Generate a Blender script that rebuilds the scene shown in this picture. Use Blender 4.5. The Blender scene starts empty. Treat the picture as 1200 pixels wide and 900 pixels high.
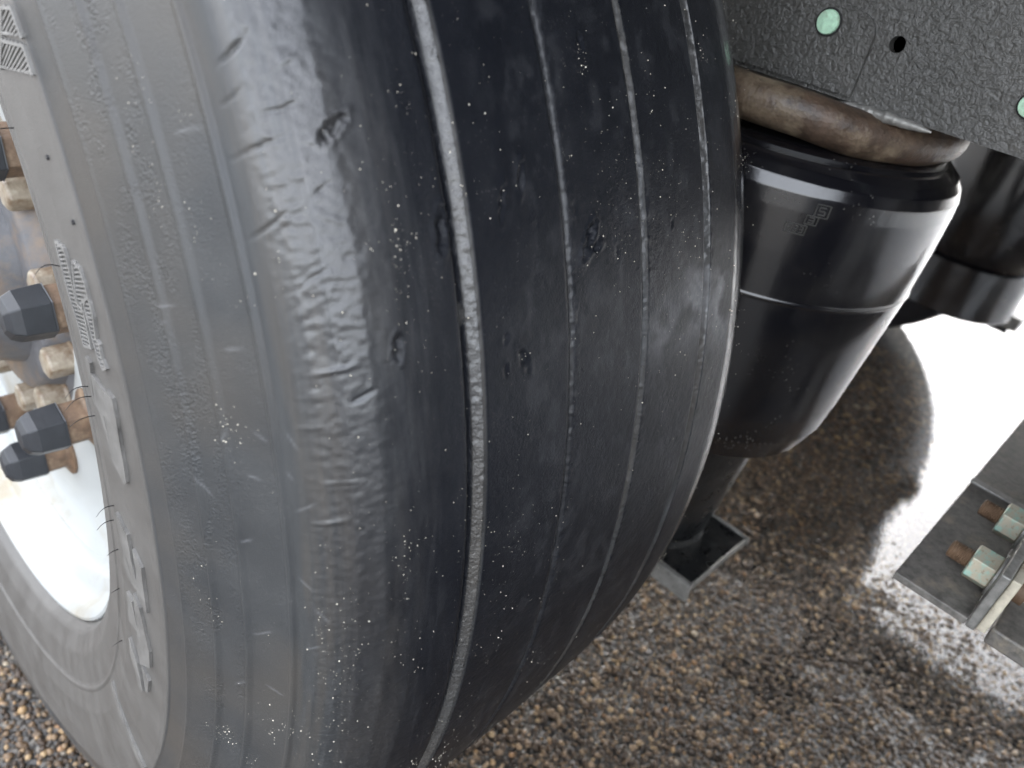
import bpy, bmesh, math, random
import numpy as np
from mathutils import Matrix, Vector

random.seed(7)
rng = np.random.RandomState(11)
S = bpy.context.scene
COL = S.collection
R_ = math.radians

# ------------------------------------------------------------------ camera, sky, sun, exposure
cam = bpy.data.cameras.new('camera')
cam.sensor_fit = 'HORIZONTAL'; cam.sensor_width = 36.0
cam.lens = 36.0 * 910.17 / 1200.0
cam.clip_start = 0.01; cam.clip_end = 2000
cam.dof.use_dof = True; cam.dof.focus_distance = 0.40; cam.dof.aperture_fstop = 8.5
co = bpy.data.objects.new('camera', cam); COL.objects.link(co)
MR = [[0.69429, -0.695767, 0.184037], [-0.276694, -0.494113, -0.824192], [0.66438, 0.521307, -0.535572]]
co.matrix_world = Matrix(((MR[0][0], -MR[1][0], -MR[2][0], -0.28186),
                          (MR[0][1], -MR[1][1], -MR[2][1], -0.669197),
                          (MR[0][2], -MR[1][2], -MR[2][2], 0.326389),
                          (0, 0, 0, 1)))
S.camera = co

SUN_EL, SUN_AZ = 44.0, 40.0          # degrees; azimuth measured from +X towards +Y
w = bpy.data.worlds.new('World'); S.world = w; w.use_nodes = True
nt = w.node_tree; nt.nodes.clear()
sky = nt.nodes.new('ShaderNodeTexSky'); sky.sky_type = 'NISHITA'; sky.sun_disc = False
sky.sun_elevation = R_(SUN_EL); sky.sun_rotation = R_(90 - SUN_AZ)
sky.air_density = 1.0; sky.dust_density = 6.0; sky.ozone_density = 1.0
hs = nt.nodes.new('ShaderNodeHueSaturation'); hs.inputs['Saturation'].default_value = 0.28
bg = nt.nodes.new('ShaderNodeBackground'); bg.inputs['Strength'].default_value = 0.14
ow = nt.nodes.new('ShaderNodeOutputWorld')
nt.links.new(sky.outputs[0], hs.inputs['Color']); nt.links.new(hs.outputs[0], bg.inputs['Color'])
nt.links.new(bg.outputs[0], ow.inputs['Surface'])
sd = bpy.data.lights.new('sun', 'SUN'); sd.energy = .6; sd.angle = R_(24); sd.color = (1, .97, .93)
so = bpy.data.objects.new('sun', sd); COL.objects.link(so)
dv = Vector((math.cos(R_(SUN_EL)) * math.cos(R_(SUN_AZ)), math.cos(R_(SUN_EL)) * math.sin(R_(SUN_AZ)), math.sin(R_(SUN_EL))))
so.rotation_euler = dv.to_track_quat('Z', 'Y').to_euler()
S.view_settings.view_transform = 'Standard'; S.view_settings.look = 'None'
S.view_settings.exposure = 3.8; S.view_settings.gamma = 1.0

# ------------------------------------------------------------------ node material helper
class Mat:
    def __init__(s, name, rough=.5, base=(.5, .5, .5), metal=0, coat=0, coat_rough=.1, spec=.5):
        s.m = bpy.data.materials.new(name); s.m.use_nodes = True; s.t = s.m.node_tree
        s.b = s.t.nodes['Principled BSDF']
        s.b.inputs['Base Color'].default_value = (*base, 1); s.b.inputs['Roughness'].default_value = rough
        s.b.inputs['Metallic'].default_value = metal; s.b.inputs['Coat Weight'].default_value = coat
        s.b.inputs['Coat Roughness'].default_value = coat_rough; s.b.inputs['Specular IOR Level'].default_value = spec
        s.co = s.t.nodes.new('ShaderNodeTexCoord')
    def n(s, typ, **k):
        o = s.t.nodes.new(typ)
        for a, v in k.items():
            if a in o.inputs: o.inputs[a].default_value = v
            else: setattr(o, a, v)
        return o
    def l(s, a, b): s.t.links.new(a, b)
    def coord(s, scale=(1, 1, 1), src='Object'):
        mp = s.n('ShaderNodeMapping'); mp.inputs['Scale'].default_value = scale
        s.l(s.co.outputs[src], mp.inputs['Vector']); return mp.outputs[0]
    def noise(s, sc, det=4, rough=.6, vec=None, dist=0):
        o = s.n('ShaderNodeTexNoise'); o.inputs['Scale'].default_value = sc; o.inputs['Detail'].default_value = det
        o.inputs['Roughness'].default_value = rough; o.inputs['Distortion'].default_value = dist
        s.l(vec if vec is not None else s.co.outputs['Object'], o.inputs['Vector']); return o.outputs['Fac']
    def voro(s, sc, vec=None, feature='F1'):
        o = s.n('ShaderNodeTexVoronoi'); o.feature = feature; o.inputs['Scale'].default_value = sc
        s.l(vec if vec is not None else s.co.outputs['Object'], o.inputs['Vector']); return o
    def ramp(s, fac, stops, interp='LINEAR'):
        o = s.n('ShaderNodeValToRGB'); e = o.color_ramp; e.interpolation = interp
        while len(e.elements) < len(stops): e.elements.new(.5)
        for el, (p, c) in zip(e.elements, stops):
            el.position = p; el.color = (*c, 1) if isinstance(c, tuple) else (c, c, c, 1)
        s.l(fac, o.inputs[0]); return o.outputs[0]
    def mix(s, fac, a, b, typ='RGBA', blend='MIX'):
        o = s.n('ShaderNodeMix'); o.data_type = typ; o.blend_type = blend
        ins = [i for i in o.inputs if i.enabled]
        for sock, v in zip(ins, (fac, a, b)):
            if isinstance(v, (int, float)): sock.default_value = v
            elif isinstance(v, tuple): sock.default_value = (*v, 1)
            else: s.l(v, sock)
        return [x for x in o.outputs if x.enabled][0]
    def math(s, op, a, b=0., clamp=False):
        o = s.n('ShaderNodeMath'); o.operation = op; o.use_clamp = clamp
        for i, v in enumerate((a, b)):
            if isinstance(v, (int, float)): o.inputs[i].default_value = v
            else: s.l(v, o.inputs[i])
        return o.outputs[0]
    def maprange(s, v, a, b, c=0., d=1.):
        o = s.n('ShaderNodeMapRange'); o.interpolation_type = 'SMOOTHSTEP'
        s.l(v, o.inputs[0])
        for i, q in enumerate((a, b, c, d)): o.inputs[i + 1].default_value = q
        return o.outputs[0]
    def set(s, k, v):
        if isinstance(v, (int, float)): s.b.inputs[k].default_value = v
        else: s.l(v, s.b.inputs[k])
    def bump(s, h, dist=.001, strength=1., prev=None):
        o = s.n('ShaderNodeBump'); o.inputs['Distance'].default_value = dist; o.inputs['Strength'].default_value = strength
        s.l(h, o.inputs['Height'])
        if prev is not None: s.l(prev, o.inputs['Normal'])
        s.l(o.outputs[0], s.b.inputs['Normal']); return o.outputs[0]
    def attr(s, name):
        o = s.n('ShaderNodeAttribute'); o.attribute_name = name; return o

# ------------------------------------------------------------------ materials
def make_rubber(name, dusty):
    m = Mat(name, .5, (.02, .021, .024))
    sep = m.n('ShaderNodeSeparateXYZ'); m.l(m.co.outputs['Object'], sep.inputs[0])
    x = sep.outputs[0]
    cyl = m.attr('ring')                                  # (arc length, profile length, dusty tone with painted light)
    cs = m.n('ShaderNodeSeparateXYZ'); m.l(cyl.outputs['Vector'], cs.inputs[0])
    vec = cyl.outputs['Vector']
    mp = m.n('ShaderNodeMapping'); mp.inputs['Scale'].default_value = (1, 6, 1); m.l(vec, mp.inputs['Vector'])
    streak = mp.outputs[0]
    dust_light = cs.outputs[2]                                  # 1 on dusty sidewall, 0 on washed tread, between where light is painted in
    n1 = m.noise(26, 5, .65, vec); n2 = m.noise(240, 4, .6, vec); n3 = m.noise(60, 4, .6, streak); n5 = m.noise(1100, 3, .6, vec); n4 = m.noise(9, 3, .5, vec)
    tread = m.mix(m.ramp(n1, [(.35, 0.), (.75, 1.)]), (.0085, .0096, .0128), (.0150, .0162, .0200))
    side = m.mix(m.ramp(n1, [(.3, 0.), (.7, 1.)]), (.030, .032, .034), (.045, .047, .048))
    side = m.mix(m.ramp(n4, [(.42, 0.), (.62, 1.)]), side, (.054, .050, .045))
    wall = m.mix(m.ramp(n1, [(.3, 0.), (.7, 1.)]), (.072, .068, .063), (.102, .097, .090))  # dusty, and paler than the buttress to paint its sky-facing brightness
    d2 = m.math('ADD', dust_light, m.math('MULTIPLY', m.math('SUBTRACT', n1, .5), .35), True)
    col = m.mix(m.maprange(d2, 0., .6), tread, side)
    col = m.mix(m.maprange(dust_light, .72, .95), col, wall)
    # dried dust flecks
    v = m.voro(420, vec); fl = m.math('MULTIPLY', m.math('LESS_THAN', v.outputs['Distance'], .2),
                                     m.ramp(n1, [(.5, 0.), (.62, 1.)]))
    col = m.mix(m.math('MULTIPLY', fl, .25), col, (.12, .115, .11))
    # pale dusty patches with ground glare painted in, each with its own outline
    glare_film = m.attr('glare_film').outputs['Fac']
    col = m.mix(m.math('MULTIPLY', glare_film, m.ramp(n2, [(.2, .35), (.7, 1.)])), col, (.30, .305, .32))
    m.set('Base Color', col)
    rr = m.mix(d2, .36, .47, 'FLOAT')
    rr = m.math('ADD', rr, m.math('MULTIPLY', m.math('SUBTRACT', n1, .5), .3))
    wet = m.attr('wet').outputs['Fac']
    rr = m.mix(wet, rr, .34, 'FLOAT'); rr = m.mix(m.attr('sleek').outputs['Fac'], rr, .1, 'FLOAT')
    m.set('Roughness', rr); m.set('Coat Weight', wet); m.set('Specular IOR Level', m.mix(m.maprange(d2, 0., .3), .17, .45, 'FLOAT')); m.b.inputs['Coat Roughness'].default_value = .27
    h = m.math('ADD', m.math('MULTIPLY', n2, .5), m.math('ADD', m.math('MULTIPLY', n3, .05), m.math('MULTIPLY', n5, .8)))
    b = m.bump(h, .0004, .55); bn = b.node
    m.l(m.math('SUBTRACT', .55, m.math('MULTIPLY', m.attr('sleek').outputs['Fac'], .5)), bn.inputs['Strength'])
    sc = m.attr('scuff').outputs['Fac']
    v2 = m.voro(700, vec); b2 = m.n('ShaderNodeBump'); b2.inputs['Distance'].default_value = .0005
    m.l(sc, b2.inputs['Strength']); m.l(m.math('ADD', v2.outputs['Distance'], m.noise(500, 4, .7, vec)), b2.inputs['Height'])
    m.l(b, b2.inputs['Normal']); m.l(b2.outputs[0], m.b.inputs['Normal'])
    return m.m
M = {}
M['rubber'] = make_rubber('worn_rubber', 1)

def simple(name, base, rough, metal=0, coat=0, nsc=60, var=.35, bump=.0003, bsc=300, dirt=None, dirt_amt=.5, spec=.5, coat_rough=.08):
    m = Mat(name, rough, base, metal, coat, coat_rough, spec)
    n = m.noise(nsc, 5, .65)
    a = tuple(c * (1 - var) for c in base); b = tuple(min(1, c * (1 + var)) for c in base)
    col = m.mix(m.ramp(n, [(.3, 0.), (.7, 1.)]), a, b)
    if dirt:
        n2 = m.noise(nsc * .35, 6, .7)
        col = m.mix(m.ramp(n2, [(.62 - dirt_amt * .3, 0.), (.75 - dirt_amt * .2, 1.)]), col, dirt)
    m.set('Base Color', col)
    m.set('Roughness', m.math('ADD', m.math('MULTIPLY', m.math('SUBTRACT', n, .5), .35), rough, True))
    if bump: m.bump(m.noise(bsc, 4, .6), bump, .8)
    return m.m
M['letter'] = simple('dusty_raised_rubber', (.122, .118, .111), .5, bump=.0003, bsc=500)
M['hatch'] = simple('raised_rubber_ribs', (.155, .151, .144), .45)
M['dark_rubber'] = simple('black_rubber', (.012, .012, .014), .35)
M['white'] = simple('white_rim_paint', (.36, .375, .37), .35, coat=.2, nsc=14, var=.07, bump=.0002, dirt=(.27, .23, .16), dirt_amt=.25)
M['hub'] = simple('grey_hub_paint', (.10, .10, .105), .5, nsc=40, var=.3, dirt=(.20, .14, .09), dirt_amt=.5)
M['cream'] = simple('cream_painted_bolt', (.36, .32, .25), .4, nsc=90, var=.15, dirt=(.15, .10, .06), dirt_amt=.8)
M['cap'] = simple('slate_plastic_cap', (.019, .021, .025), .42, nsc=80, var=.2, bump=.0001)
M['rust'] = simple('brown_rust', (.13, .080, .048), .6, nsc=90, var=.4, bump=.0006, dirt=(.24, .17, .11), dirt_amt=.4)
M['bead'] = simple('rusted_bead_ring', (.064, .041, .027), .5, nsc=70, var=.6, bump=.0016, bsc=210, dirt=(.20, .155, .105), dirt_amt=.5, coat=.2, coat_rough=.3)
M['black_bag'] = None
M['steel'] = simple('weathered_dark_steel', (.13, .122, .11), .5, nsc=170, var=.5, bump=.0006, bsc=140, dirt=(.24, .21, .165), dirt_amt=.3, metal=.0, coat=.15, coat_rough=.3)
M['edge_steel'] = simple('bare_grey_steel', (.23, .225, .21), .42, nsc=120, var=.35, bump=.0005, metal=.3)
M['black_steel'] = simple('black_painted_steel', (.012, .013, .014), .3, nsc=60, var=.4, bump=.0007, bsc=120, dirt=(.05, .047, .043), dirt_amt=.25, coat=.4, coat_rough=.15)
M['zinc'] = None
M['cream_plate'] = simple('cream_steel_strip', (.52, .48, .38), .5, nsc=120, var=.2, dirt=(.22, .16, .10), dirt_amt=.25)
M['deck'] = simple('dark_deck_underside', (.035, .034, .033), .7, nsc=8, var=.3, bump=0)
M['green'] = simple('pale_green_plug', (.40, .62, .45), .5, nsc=260, var=.22, bump=.0004, bsc=500, dirt=(.30, .36, .26), dirt_amt=.3)
M['grain_glint'] = simple('sand_glint', (.72, .66, .54), .25, nsc=300, var=.4, bump=0, coat=.6)  # sand colour kept bright so the specks also paint wet glints
M['weight'] = simple('white_clip', (.72, .70, .62), .45, nsc=200, var=.1)
M['mark'] = simple('dusty_moulded_mark', (.036, .035, .032), .4)
M['dark_rubber_dusty'] = simple('dull_dark_stone', (.045, .045, .044), .5, nsc=300, var=.5, bump=.0006, bsc=600)
M['hole'] = simple('dark_inside', (.01, .01, .01), .8, bump=0)

def mk_bag():
    m = Mat('glossy_black_bellows', .2, (.010, .010, .012), 0, .6, .12)
    n = m.noise(30, 5, .65); n2 = m.noise(160, 4, .7); v = m.voro(260)
    sp = m.math('MULTIPLY', m.math('LESS_THAN', v.outputs['Distance'], .16), m.ramp(m.noise(22, 3), [(.52, 0.), (.64, 1.)]))
    c = m.mix(m.ramp(n, [(.45, 0.), (.75, 1.)]), (.006, .006, .008), (.013, .012, .012))
    c = m.mix(m.math('MULTIPLY', sp, .5), c, (.20, .19, .17))
    m.set('Base Color', c); m.set('Roughness', m.ramp(n, [(.3, .15), (.75, .30)]))
    m.bump(m.math('ADD', m.math('MULTIPLY', n2, .5), m.math('MULTIPLY', sp, -.4)), .0005, .6); return m.m
M['black_bag'] = mk_bag()

def mk_zinc():
    m = Mat('zinc_nut_green_corrosion', .45, (.4, .4, .35), .25)
    n = m.noise(110, 5, .65)
    c = m.mix(m.ramp(n, [(.50, 0.), (.64, 1.)]), (.42, .38, .29), (.28, .47, .40))
    c = m.mix(m.ramp(m.noise(260, 4), [(.58, 0.), (.72, 1.)]), c, (.22, .15, .10))
    m.set('Base Color', c); m.bump(m.noise(300, 4), .0004, .8); return m.m
M['zinc'] = mk_zinc()

def mk_rail():
    m = Mat('orange_peel_chassis_paint', .33, (.10, .105, .09), 0, .35, .2)
    n = m.noise(14, 4, .6); n2 = m.noise(230, 3, .55, None, .6); n3 = m.noise(600, 2)
    c = m.mix(m.ramp(n, [(.3, 0.), (.7, 1.)]), (.054, .053, .049), (.080, .078, .073))
    c = m.mix(m.ramp(m.noise(45, 6, .7), [(.6, 0.), (.75, 1.)]), c, (.055, .052, .045))
    m.set('Base Color', c); m.set('Roughness', m.ramp(n2, [(.3, .26), (.7, .42)]))
    m.bump(m.math('ADD', n2, m.math('MULTIPLY', n3, .3)), .0024, 1.); return m.m
M['rail'] = mk_rail()

def mk_ground():
    m = Mat('wet_asphalt', .4, (.03, .03, .03))
    v = m.voro(130); v2 = m.voro(260)
    hsv = m.n('ShaderNodeSeparateColor'); m.l(v.outputs['Color'], hsv.inputs[0])
    c = m.ramp(hsv.outputs[0], [(0., (.018, .016, .014)), (.5, (.05, .042, .035)), (.85, (.10, .085, .066)), (1., (.20, .17, .13))])
    c = m.mix(m.ramp(v.outputs['Distance'], [(.3, 0.), (.75, 1.)]), c, (.012, .011, .010))
    m.set('Base Color', c); m.set('Roughness', m.ramp(m.noise(20, 4), [(.3, .25), (.7, .5)]))
    m.bump(m.math('ADD', m.math('MULTIPLY', v.outputs['Distance'], -1.), m.math('MULTIPLY', v2.outputs['Distance'], -.4)), .004, .8); return m.m
M['ground'] = mk_ground()

def mk_gravel():
    m = Mat('wet_aggregate', .45, (.1, .1, .1), 0, .16, .12, .3)
    a = m.attr('stone').outputs['Fac']
    c = m.ramp(a, [(0., (0.0340, 0.0209, 0.0127)), (.30, (0.0812, 0.0511, 0.0294)), (.55, (0.1373, 0.0884, 0.0510)), (.72, (0.2158, 0.1421, 0.0805)),
                   (.84, (0.3269, 0.2213, 0.1225)), (.92, (0.4315, 0.3028, 0.1569)), (.96, (0.3008, 0.1514, 0.0588)), (1., (0.4708, 0.3960, 0.2844))])
    c = m.mix(m.ramp(m.noise(420, 5, .7), [(.35, 0.), (.7, .4)]), c, (.045, .032, .022))
    c = m.mix(m.ramp(m.noise(5, 4, .6), [(.4, 0.), (.65, .45)]), c, (.040, .029, .022))
    m.set('Base Color', c); m.bump(m.noise(900, 3), .0006, .6); return m.m
M['gravel'] = mk_gravel()

def mk_water():
    m = Mat('shallow_rain_water', .02, (1, 1, 1)); m.b.inputs['Transmission Weight'].default_value = 1; m.b.inputs['IOR'].default_value = 1.333
    m.bump(m.math('ADD', m.noise(40, 3), m.math('MULTIPLY', m.noise(150, 2), .35)), .0008, .35)
    return m.m
M['water'] = mk_water()

# ------------------------------------------------------------------ mesh helpers
def link(name, me, mat, parent=None, smooth=False):
    o = bpy.data.objects.new(name, me); COL.objects.link(o)
    if mat is not None: me.materials.append(mat)
    if parent is not None: o.parent = parent
    if smooth: me.shade_smooth()
    return o
def np_mesh(name, verts, faces):
    verts = np.ascontiguousarray(verts, np.float32); faces = np.ascontiguousarray(faces, np.int32)
    k = faces.shape[1]; me = bpy.data.meshes.new(name)
    me.vertices.add(len(verts)); me.vertices.foreach_set('co', verts.ravel())
    me.loops.add(faces.size); me.loops.foreach_set('vertex_index', faces.ravel())
    me.polygons.add(len(faces)); me.polygons.foreach_set('loop_start', np.arange(0, faces.size, k, dtype=np.int32))
    me.update(calc_edges=True); me.validate(); return me
def grid_faces(nu, nv, wrap_u=False):
    iu = np.arange(nu if wrap_u else nu - 1); iv = np.arange(nv - 1)
    a, b = np.meshgrid(iu, iv, indexing='ij'); a2 = (a + 1) % nu
    return np.stack([a * nv + b, a2 * nv + b, a2 * nv + b + 1, a * nv + b + 1], -1).reshape(-1, 4)
def bm_obj(name, bm, mat, parent=None, smooth=False, bevel=0, bev_seg=2):
    if bevel:
        bmesh.ops.bevel(bm, geom=[e for e in bm.edges if e.is_manifold and e.calc_face_angle(0) > .5], offset=bevel, segments=bev_seg, affect='EDGES', profile=.5)
    bmesh.ops.recalc_face_normals(bm, faces=bm.faces)
    me = bpy.data.meshes.new(name); bm.to_mesh(me); bm.free()
    o = link(name, me, mat, parent, smooth)
    if smooth:
        me.set_sharp_from_angle(angle=R_(38))
    return o
def box_bm(x0, x1, y0, y1, z0, z1, bm=None):
    bm = bm or bmesh.new()
    bmesh.ops.create_cube(bm, size=1, matrix=Matrix.Translation(((x0 + x1) / 2, (y0 + y1) / 2, (z0 + z1) / 2)) @ Matrix.Diagonal((x1 - x0, y1 - y0, z1 - z0, 1)))
    return bm
def lathe_bm(prof, seg, axis='X', center=(0, 0, 0), rot=0., bm=None, caps=True):
    """prof: list of (t along axis, radius)"""
    bm = bm or bmesh.new(); rings = []
    for t, r in prof:
        ring = []
        for i in range(seg):
            a = 2 * math.pi * i / seg + rot; c, s = r * math.cos(a), r * math.sin(a)
            p = {'X': (t, c, s), 'Y': (c, t, s), 'Z': (c, s, t)}[axis]
            ring.append(bm.verts.new((p[0] + center[0], p[1] + center[1], p[2] + center[2])))
        rings.append(ring)
    for a, b in zip(rings[:-1], rings[1:]):
        for i in range(seg):
            j = (i + 1) % seg; bm.faces.new((a[i], a[j], b[j], b[i]))
    if caps and prof[0][1] > 1e-6: bm.faces.new(rings[0])
    if caps and prof[-1][1] > 1e-6: bm.faces.new(rings[-1])
    bmesh.ops.remove_doubles(bm, verts=bm.verts, dist=1e-7)
    return bm
def thing(name, label, cat, loc=(0, 0, 0), group=None):
    o = bpy.data.objects.new(name, None); o.empty_display_size = .05; COL.objects.link(o); o.location = loc
    o['label'] = label; o['category'] = cat
    if group: o['group'] = group
    return o
def tag(o, label, cat, group=None):
    o['label'] = label; o['category'] = cat
    if group: o['group'] = group
    return o
def vnoise(u, v, seed):
    """smooth value noise on arrays"""
    r = np.random.RandomState(seed).rand(256, 256)
    iu = np.floor(u).astype(int); iv = np.floor(v).astype(int); fu = u - iu; fv = v - iv
    fu = fu * fu * (3 - 2 * fu); fv = fv * fv * (3 - 2 * fv)
    g = lambda a, b: r[a % 256, b % 256]
    return (g(iu, iv) * (1 - fu) + g(iu + 1, iv) * fu) * (1 - fv) + (g(iu, iv + 1) * (1 - fu) + g(iu + 1, iv + 1) * fu) * fv
def fbm(u, v, seed, octv=4, gain=.5):
    s = 0; a = 1; t = 0
    for k in range(octv):
        s = s + a * vnoise(u * 2 ** k + 17.3 * k, v * 2 ** k + 5.1 * k, seed + k); t += a; a *= gain
    return s / t
def sstep(x, a, b):
    t = np.clip((x - a) / (b - a), 0, 1); return t * t * (3 - 2 * t)

# ------------------------------------------------------------------ ground, gravel, water
GZ = -.490
WATER_Z = GZ - .0040
def ground_h(x, y):
    h = GZ - .004 + (fbm(x * 7, y * 7, 41, 3) - .5) * .006 * np.exp(-(np.abs(x) + np.abs(y)) * .12)
    # shallow hollow that holds the rain water on the inboard side
    edge = .665 - .22 * (y + .55) * (y < -.55) + .10 * (fbm(x * 5 + 3, y * 5, 77, 3) - .5)
    pool = sstep(x, edge - .10, edge + .10) * (1 - sstep(x, 5.5, 6.5)) * (1 - sstep(np.abs(y + 1), 3.5, 5.))
    return h - (.0014 + .0066 * sstep(x, .80, 1.25)) * pool
def axis_pts(lo, hi, fine, outer):
    a = list(np.arange(lo, hi, fine)); s = fine; x = hi
    while x < outer: a.append(x); s *= 1.35; x += s
    a.append(outer); s = fine; x = lo
    while x > -outer:
        s *= 1.35; x -= s; a.insert(0, max(x, -outer))
    return np.unique(np.array(a))
gx = axis_pts(-.6, 2.6, .02, 400); gy = axis_pts(-1.6, 1.2, .02, 400)
X, Y = np.meshgrid(gx, gy, indexing='ij')
g = link('ground', np_mesh('ground', np.stack([X, Y, ground_h(X, Y)], -1).reshape(-1, 3), grid_faces(len(gx), len(gy))), M['ground'], None, True)
g['kind'] = 'structure'
wx = np.linspace(.5, 6.6, 40); wy = np.linspace(-6.2, 4.2, 40); X, Y = np.meshgrid(wx, wy, indexing='ij')
wt = link('puddle', np_mesh('puddle', np.stack([X, Y, np.full_like(X, WATER_Z)], -1).reshape(-1, 3), grid_faces(40, 40)), M['water'], None, True)
wt['kind'] = 'structure'

ICO_V = []; bmt = bmesh.new(); bmesh.ops.create_icosphere(bmt, subdivisions=1, radius=1)
ICO_V = np.array([v.co[:] for v in bmt.verts]); ICO_F = np.array([[v.index for v in f.verts] for f in bmt.faces]); bmt.free()
def blobs(name, pos, rad, val, mat, attr='stone', parent=None, flat=.8, normals=None):
    n = len(pos); k = len(ICO_V)
    sc = rad[:, None] * rng.uniform(.72, 1.25, (n, 3)); sc[:, 2] *= flat
    a = rng.uniform(0, 2 * np.pi, n); ca, sa = np.cos(a), np.sin(a)
    v = ICO_V[None] * (1 + .22 * (rng.rand(n, k, 1) - .5)) * sc[:, None, :]
    vx = v[..., 0] * ca[:, None] - v[..., 1] * sa[:, None]; vy = v[..., 0] * sa[:, None] + v[..., 1] * ca[:, None]
    v = np.stack([vx, vy, v[..., 2]], -1)
    if normals is None:
        tl = rng.uniform(-.35, .35, (n, 2)); v[..., 2] += v[..., 0] * tl[:, :1] + v[..., 1] * tl[:, 1:]
    v = v + pos[:, None, :]
    f = (ICO_F[None] + (np.arange(n) * k)[:, None, None]).reshape(-1, 3)
    me = np_mesh(name, v.reshape(-1, 3), f)
    at = me.attributes.new(attr, 'FLOAT', 'POINT'); at.data.foreach_set('value', np.repeat(val, k).astype(np.float32))
    o = link(name, me, mat, parent, True); o['kind'] = 'stuff'; return o
def scatter(x0, x1, y0, y1, cell):
    nx, ny = int((x1 - x0) / cell), int((y1 - y0) / cell)
    X, Y = np.meshgrid(np.arange(nx), np.arange(ny), indexing='ij')
    p = np.stack([X.ravel(), Y.ravel()], -1) + rng.uniform(0, 1, (nx * ny, 2))
    return p * cell + np.array([x0, y0])
P1 = scatter(.0, 1.15, -1.05, .0, .0053); P2 = scatter(1.15, 1.75, -1.0, .1, .010); P3 = scatter(-.42, .0, -.35, 1.0, .0064)
# leave out what lies under the tyre
pp = np.concatenate([P1, P2, P3]); cellr = np.concatenate([np.full(len(P1), .0031), np.full(len(P2), .0056), np.full(len(P3), .0036)])
keep = ~((np.abs(pp[:, 0]) < .14) & (pp[:, 1] > -.16) & (pp[:, 1] < .2)); pp = pp[keep]; cellr = cellr[keep]
cellr = cellr * 1.03
rad = cellr * rng.choice([.65, .85, 1., 1.25, 1.5], len(pp), p=[.25, .3, .25, .15, .05])
z = ground_h(pp[:, 0], pp[:, 1]) + .0016 * (fbm(pp[:, 0] * 45, pp[:, 1] * 45, 91, 2) - .4) + rng.uniform(-.0016, .0012, len(pp)) - .0004
gv = blobs('gravel', np.c_[pp, z], rad, rng.rand(len(pp)) ** 1.15, M['gravel'], flat=.7)

# ------------------------------------------------------------------ the tyre
# (profile x, radius, dustiness and painted light, scuff) from the outboard bead over the tread to the inboard bead
PROF = [(-.148, .300, 1, 0), (-.157, .3035, 1, 0), (-.165, .308, 1, 0), (-.172, .322, 1, 0), (-.1752, .338, 1, 0),
        (-.1764, .3455, 1, 0), (-.1780, .3468, 1, 0), (-.1783, .3482, 1, 0), (-.1778, .3495, 1, 0),
        (-.181, .365, 1, 0), (-.1826, .390, 1, 0), (-.1827, .412, 1, 0), (-.1823, .4162, 1, 0), (-.1812, .4178, .62, 0),
        (-.1796, .428, .62, 0), (-.1794, .4312, .62, 0), (-.1800, .4325, .62, .4), (-.1788, .4345, .62, .6),
        (-.1730, .4486, .62, .9), (-.1744, .4500, .62, .9), (-.1742, .4508, .62, .9), (-.1718, .4528, .62, .9),
        (-.1668, .4652, .62, .5), (-.1681, .4664, .62, .3), (-.1678, .4673, .62, .3), (-.1655, .4694, .62, .25),
        (-.1580, .4860, .62, .2), (-.1582, .4876, .62, .1), (-.1576, .4884, .62, .1), (-.1558, .4892, .62, .1),
        (-.1525, .4965, .52, .1), (-.1475, .5035, .40, .0), (-.1400, .5100, .24, 0), (-.1300, .5152, .22, 0), (-.1180, .5187, .15, 0), (-.1050, .5206, .04, 0),  # inner values here lighten the rubber to paint a soft sky sheen
        (-.0930, .5215, 0, 0), (-.0914, .5210, 0, 0), (-.0908, .5162, 0, 0), (-.0900, .5152, 0, .2), (-.0872, .5152, 0, .4), (-.0862, .5170, 0, .4), (-.0858, .5176, 0, .6), (-.0853, .5180, .80, 1), (-.0818, .5209, .80, 1), (-.0800, .5218, 0, 0),  # this and later grooves: lit right slope painted pale, shaded foot left dark
        (-.060, .5222, 0, 0), (-.0298, .5224, 0, 0), (-.0288, .5220, 0, 0), (-.0281, .5206, .1, .2), (-.0264, .5209, .2, .3), (-.0250, .5222, .05, 0), (-.024, .5224, 0, 0),
        (.002, .5224, 0, 0), (.0268, .5222, 0, 0), (.0278, .5218, 0, 0), (.0284, .5196, .1, .2), (.0296, .5198, .62, .3), (.0322, .5218, .5, 0), (.033, .5221, 0, 0),
        (.060, .5214, 0, 0), (.0868, .5204, 0, 0), (.0876, .5200, 0, 0), (.0882, .5162, 0, .2), (.0896, .5162, 0, .3), (.0904, .5174, 0, .3), (.0907, .5177, .7, .3), (.0940, .5197, .7, 0), (.0942, .5201, 0, 0),
        (.120, .5182, 0, 0), (.129, .5170, 0, 0), (.137, .5152, 0, 0), (.1445, .5125, 0, 0), (.151, .5085, .1, 0), (.158, .5035, .1, 0), (.1635, .5000, .1, 0), (.1680, .4955, .05, 0), (.1700, .4900, .0, 0), (.1730, .478, .0, 0),
        (.180, .450, .2, 0), (.186, .420, .2, 0), (.187, .38, .2, 0), (.182, .34, .2, 0), (.165, .31, .2, 0), (.150, .300, .2, 0)]
PR = np.array(PROF)
seg = np.hypot(np.diff(PR[:, 0]), np.diff(PR[:, 1])); PS = np.r_[0, np.cumsum(seg)]
def sample_profile():
    out = []
    for i in range(len(PR) - 1):
        xm = (PR[i, 0] + PR[i + 1, 0]) / 2; step = .0011
        if xm > .16: step = .006 if xm > .172 or PR[i, 1] < .47 else .0018
        if PR[i, 1] < .345 and xm < 0: step = .003
        n = max(1, int(math.ceil(seg[i] / step)))
        out += list(PS[i] + seg[i] * np.arange(n) / n)
    return np.array(out + [PS[-1]])
sp = sample_profile()
px, pr_, pd, pc = [np.interp(sp, PS, PR[:, k]) for k in range(4)]
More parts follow.
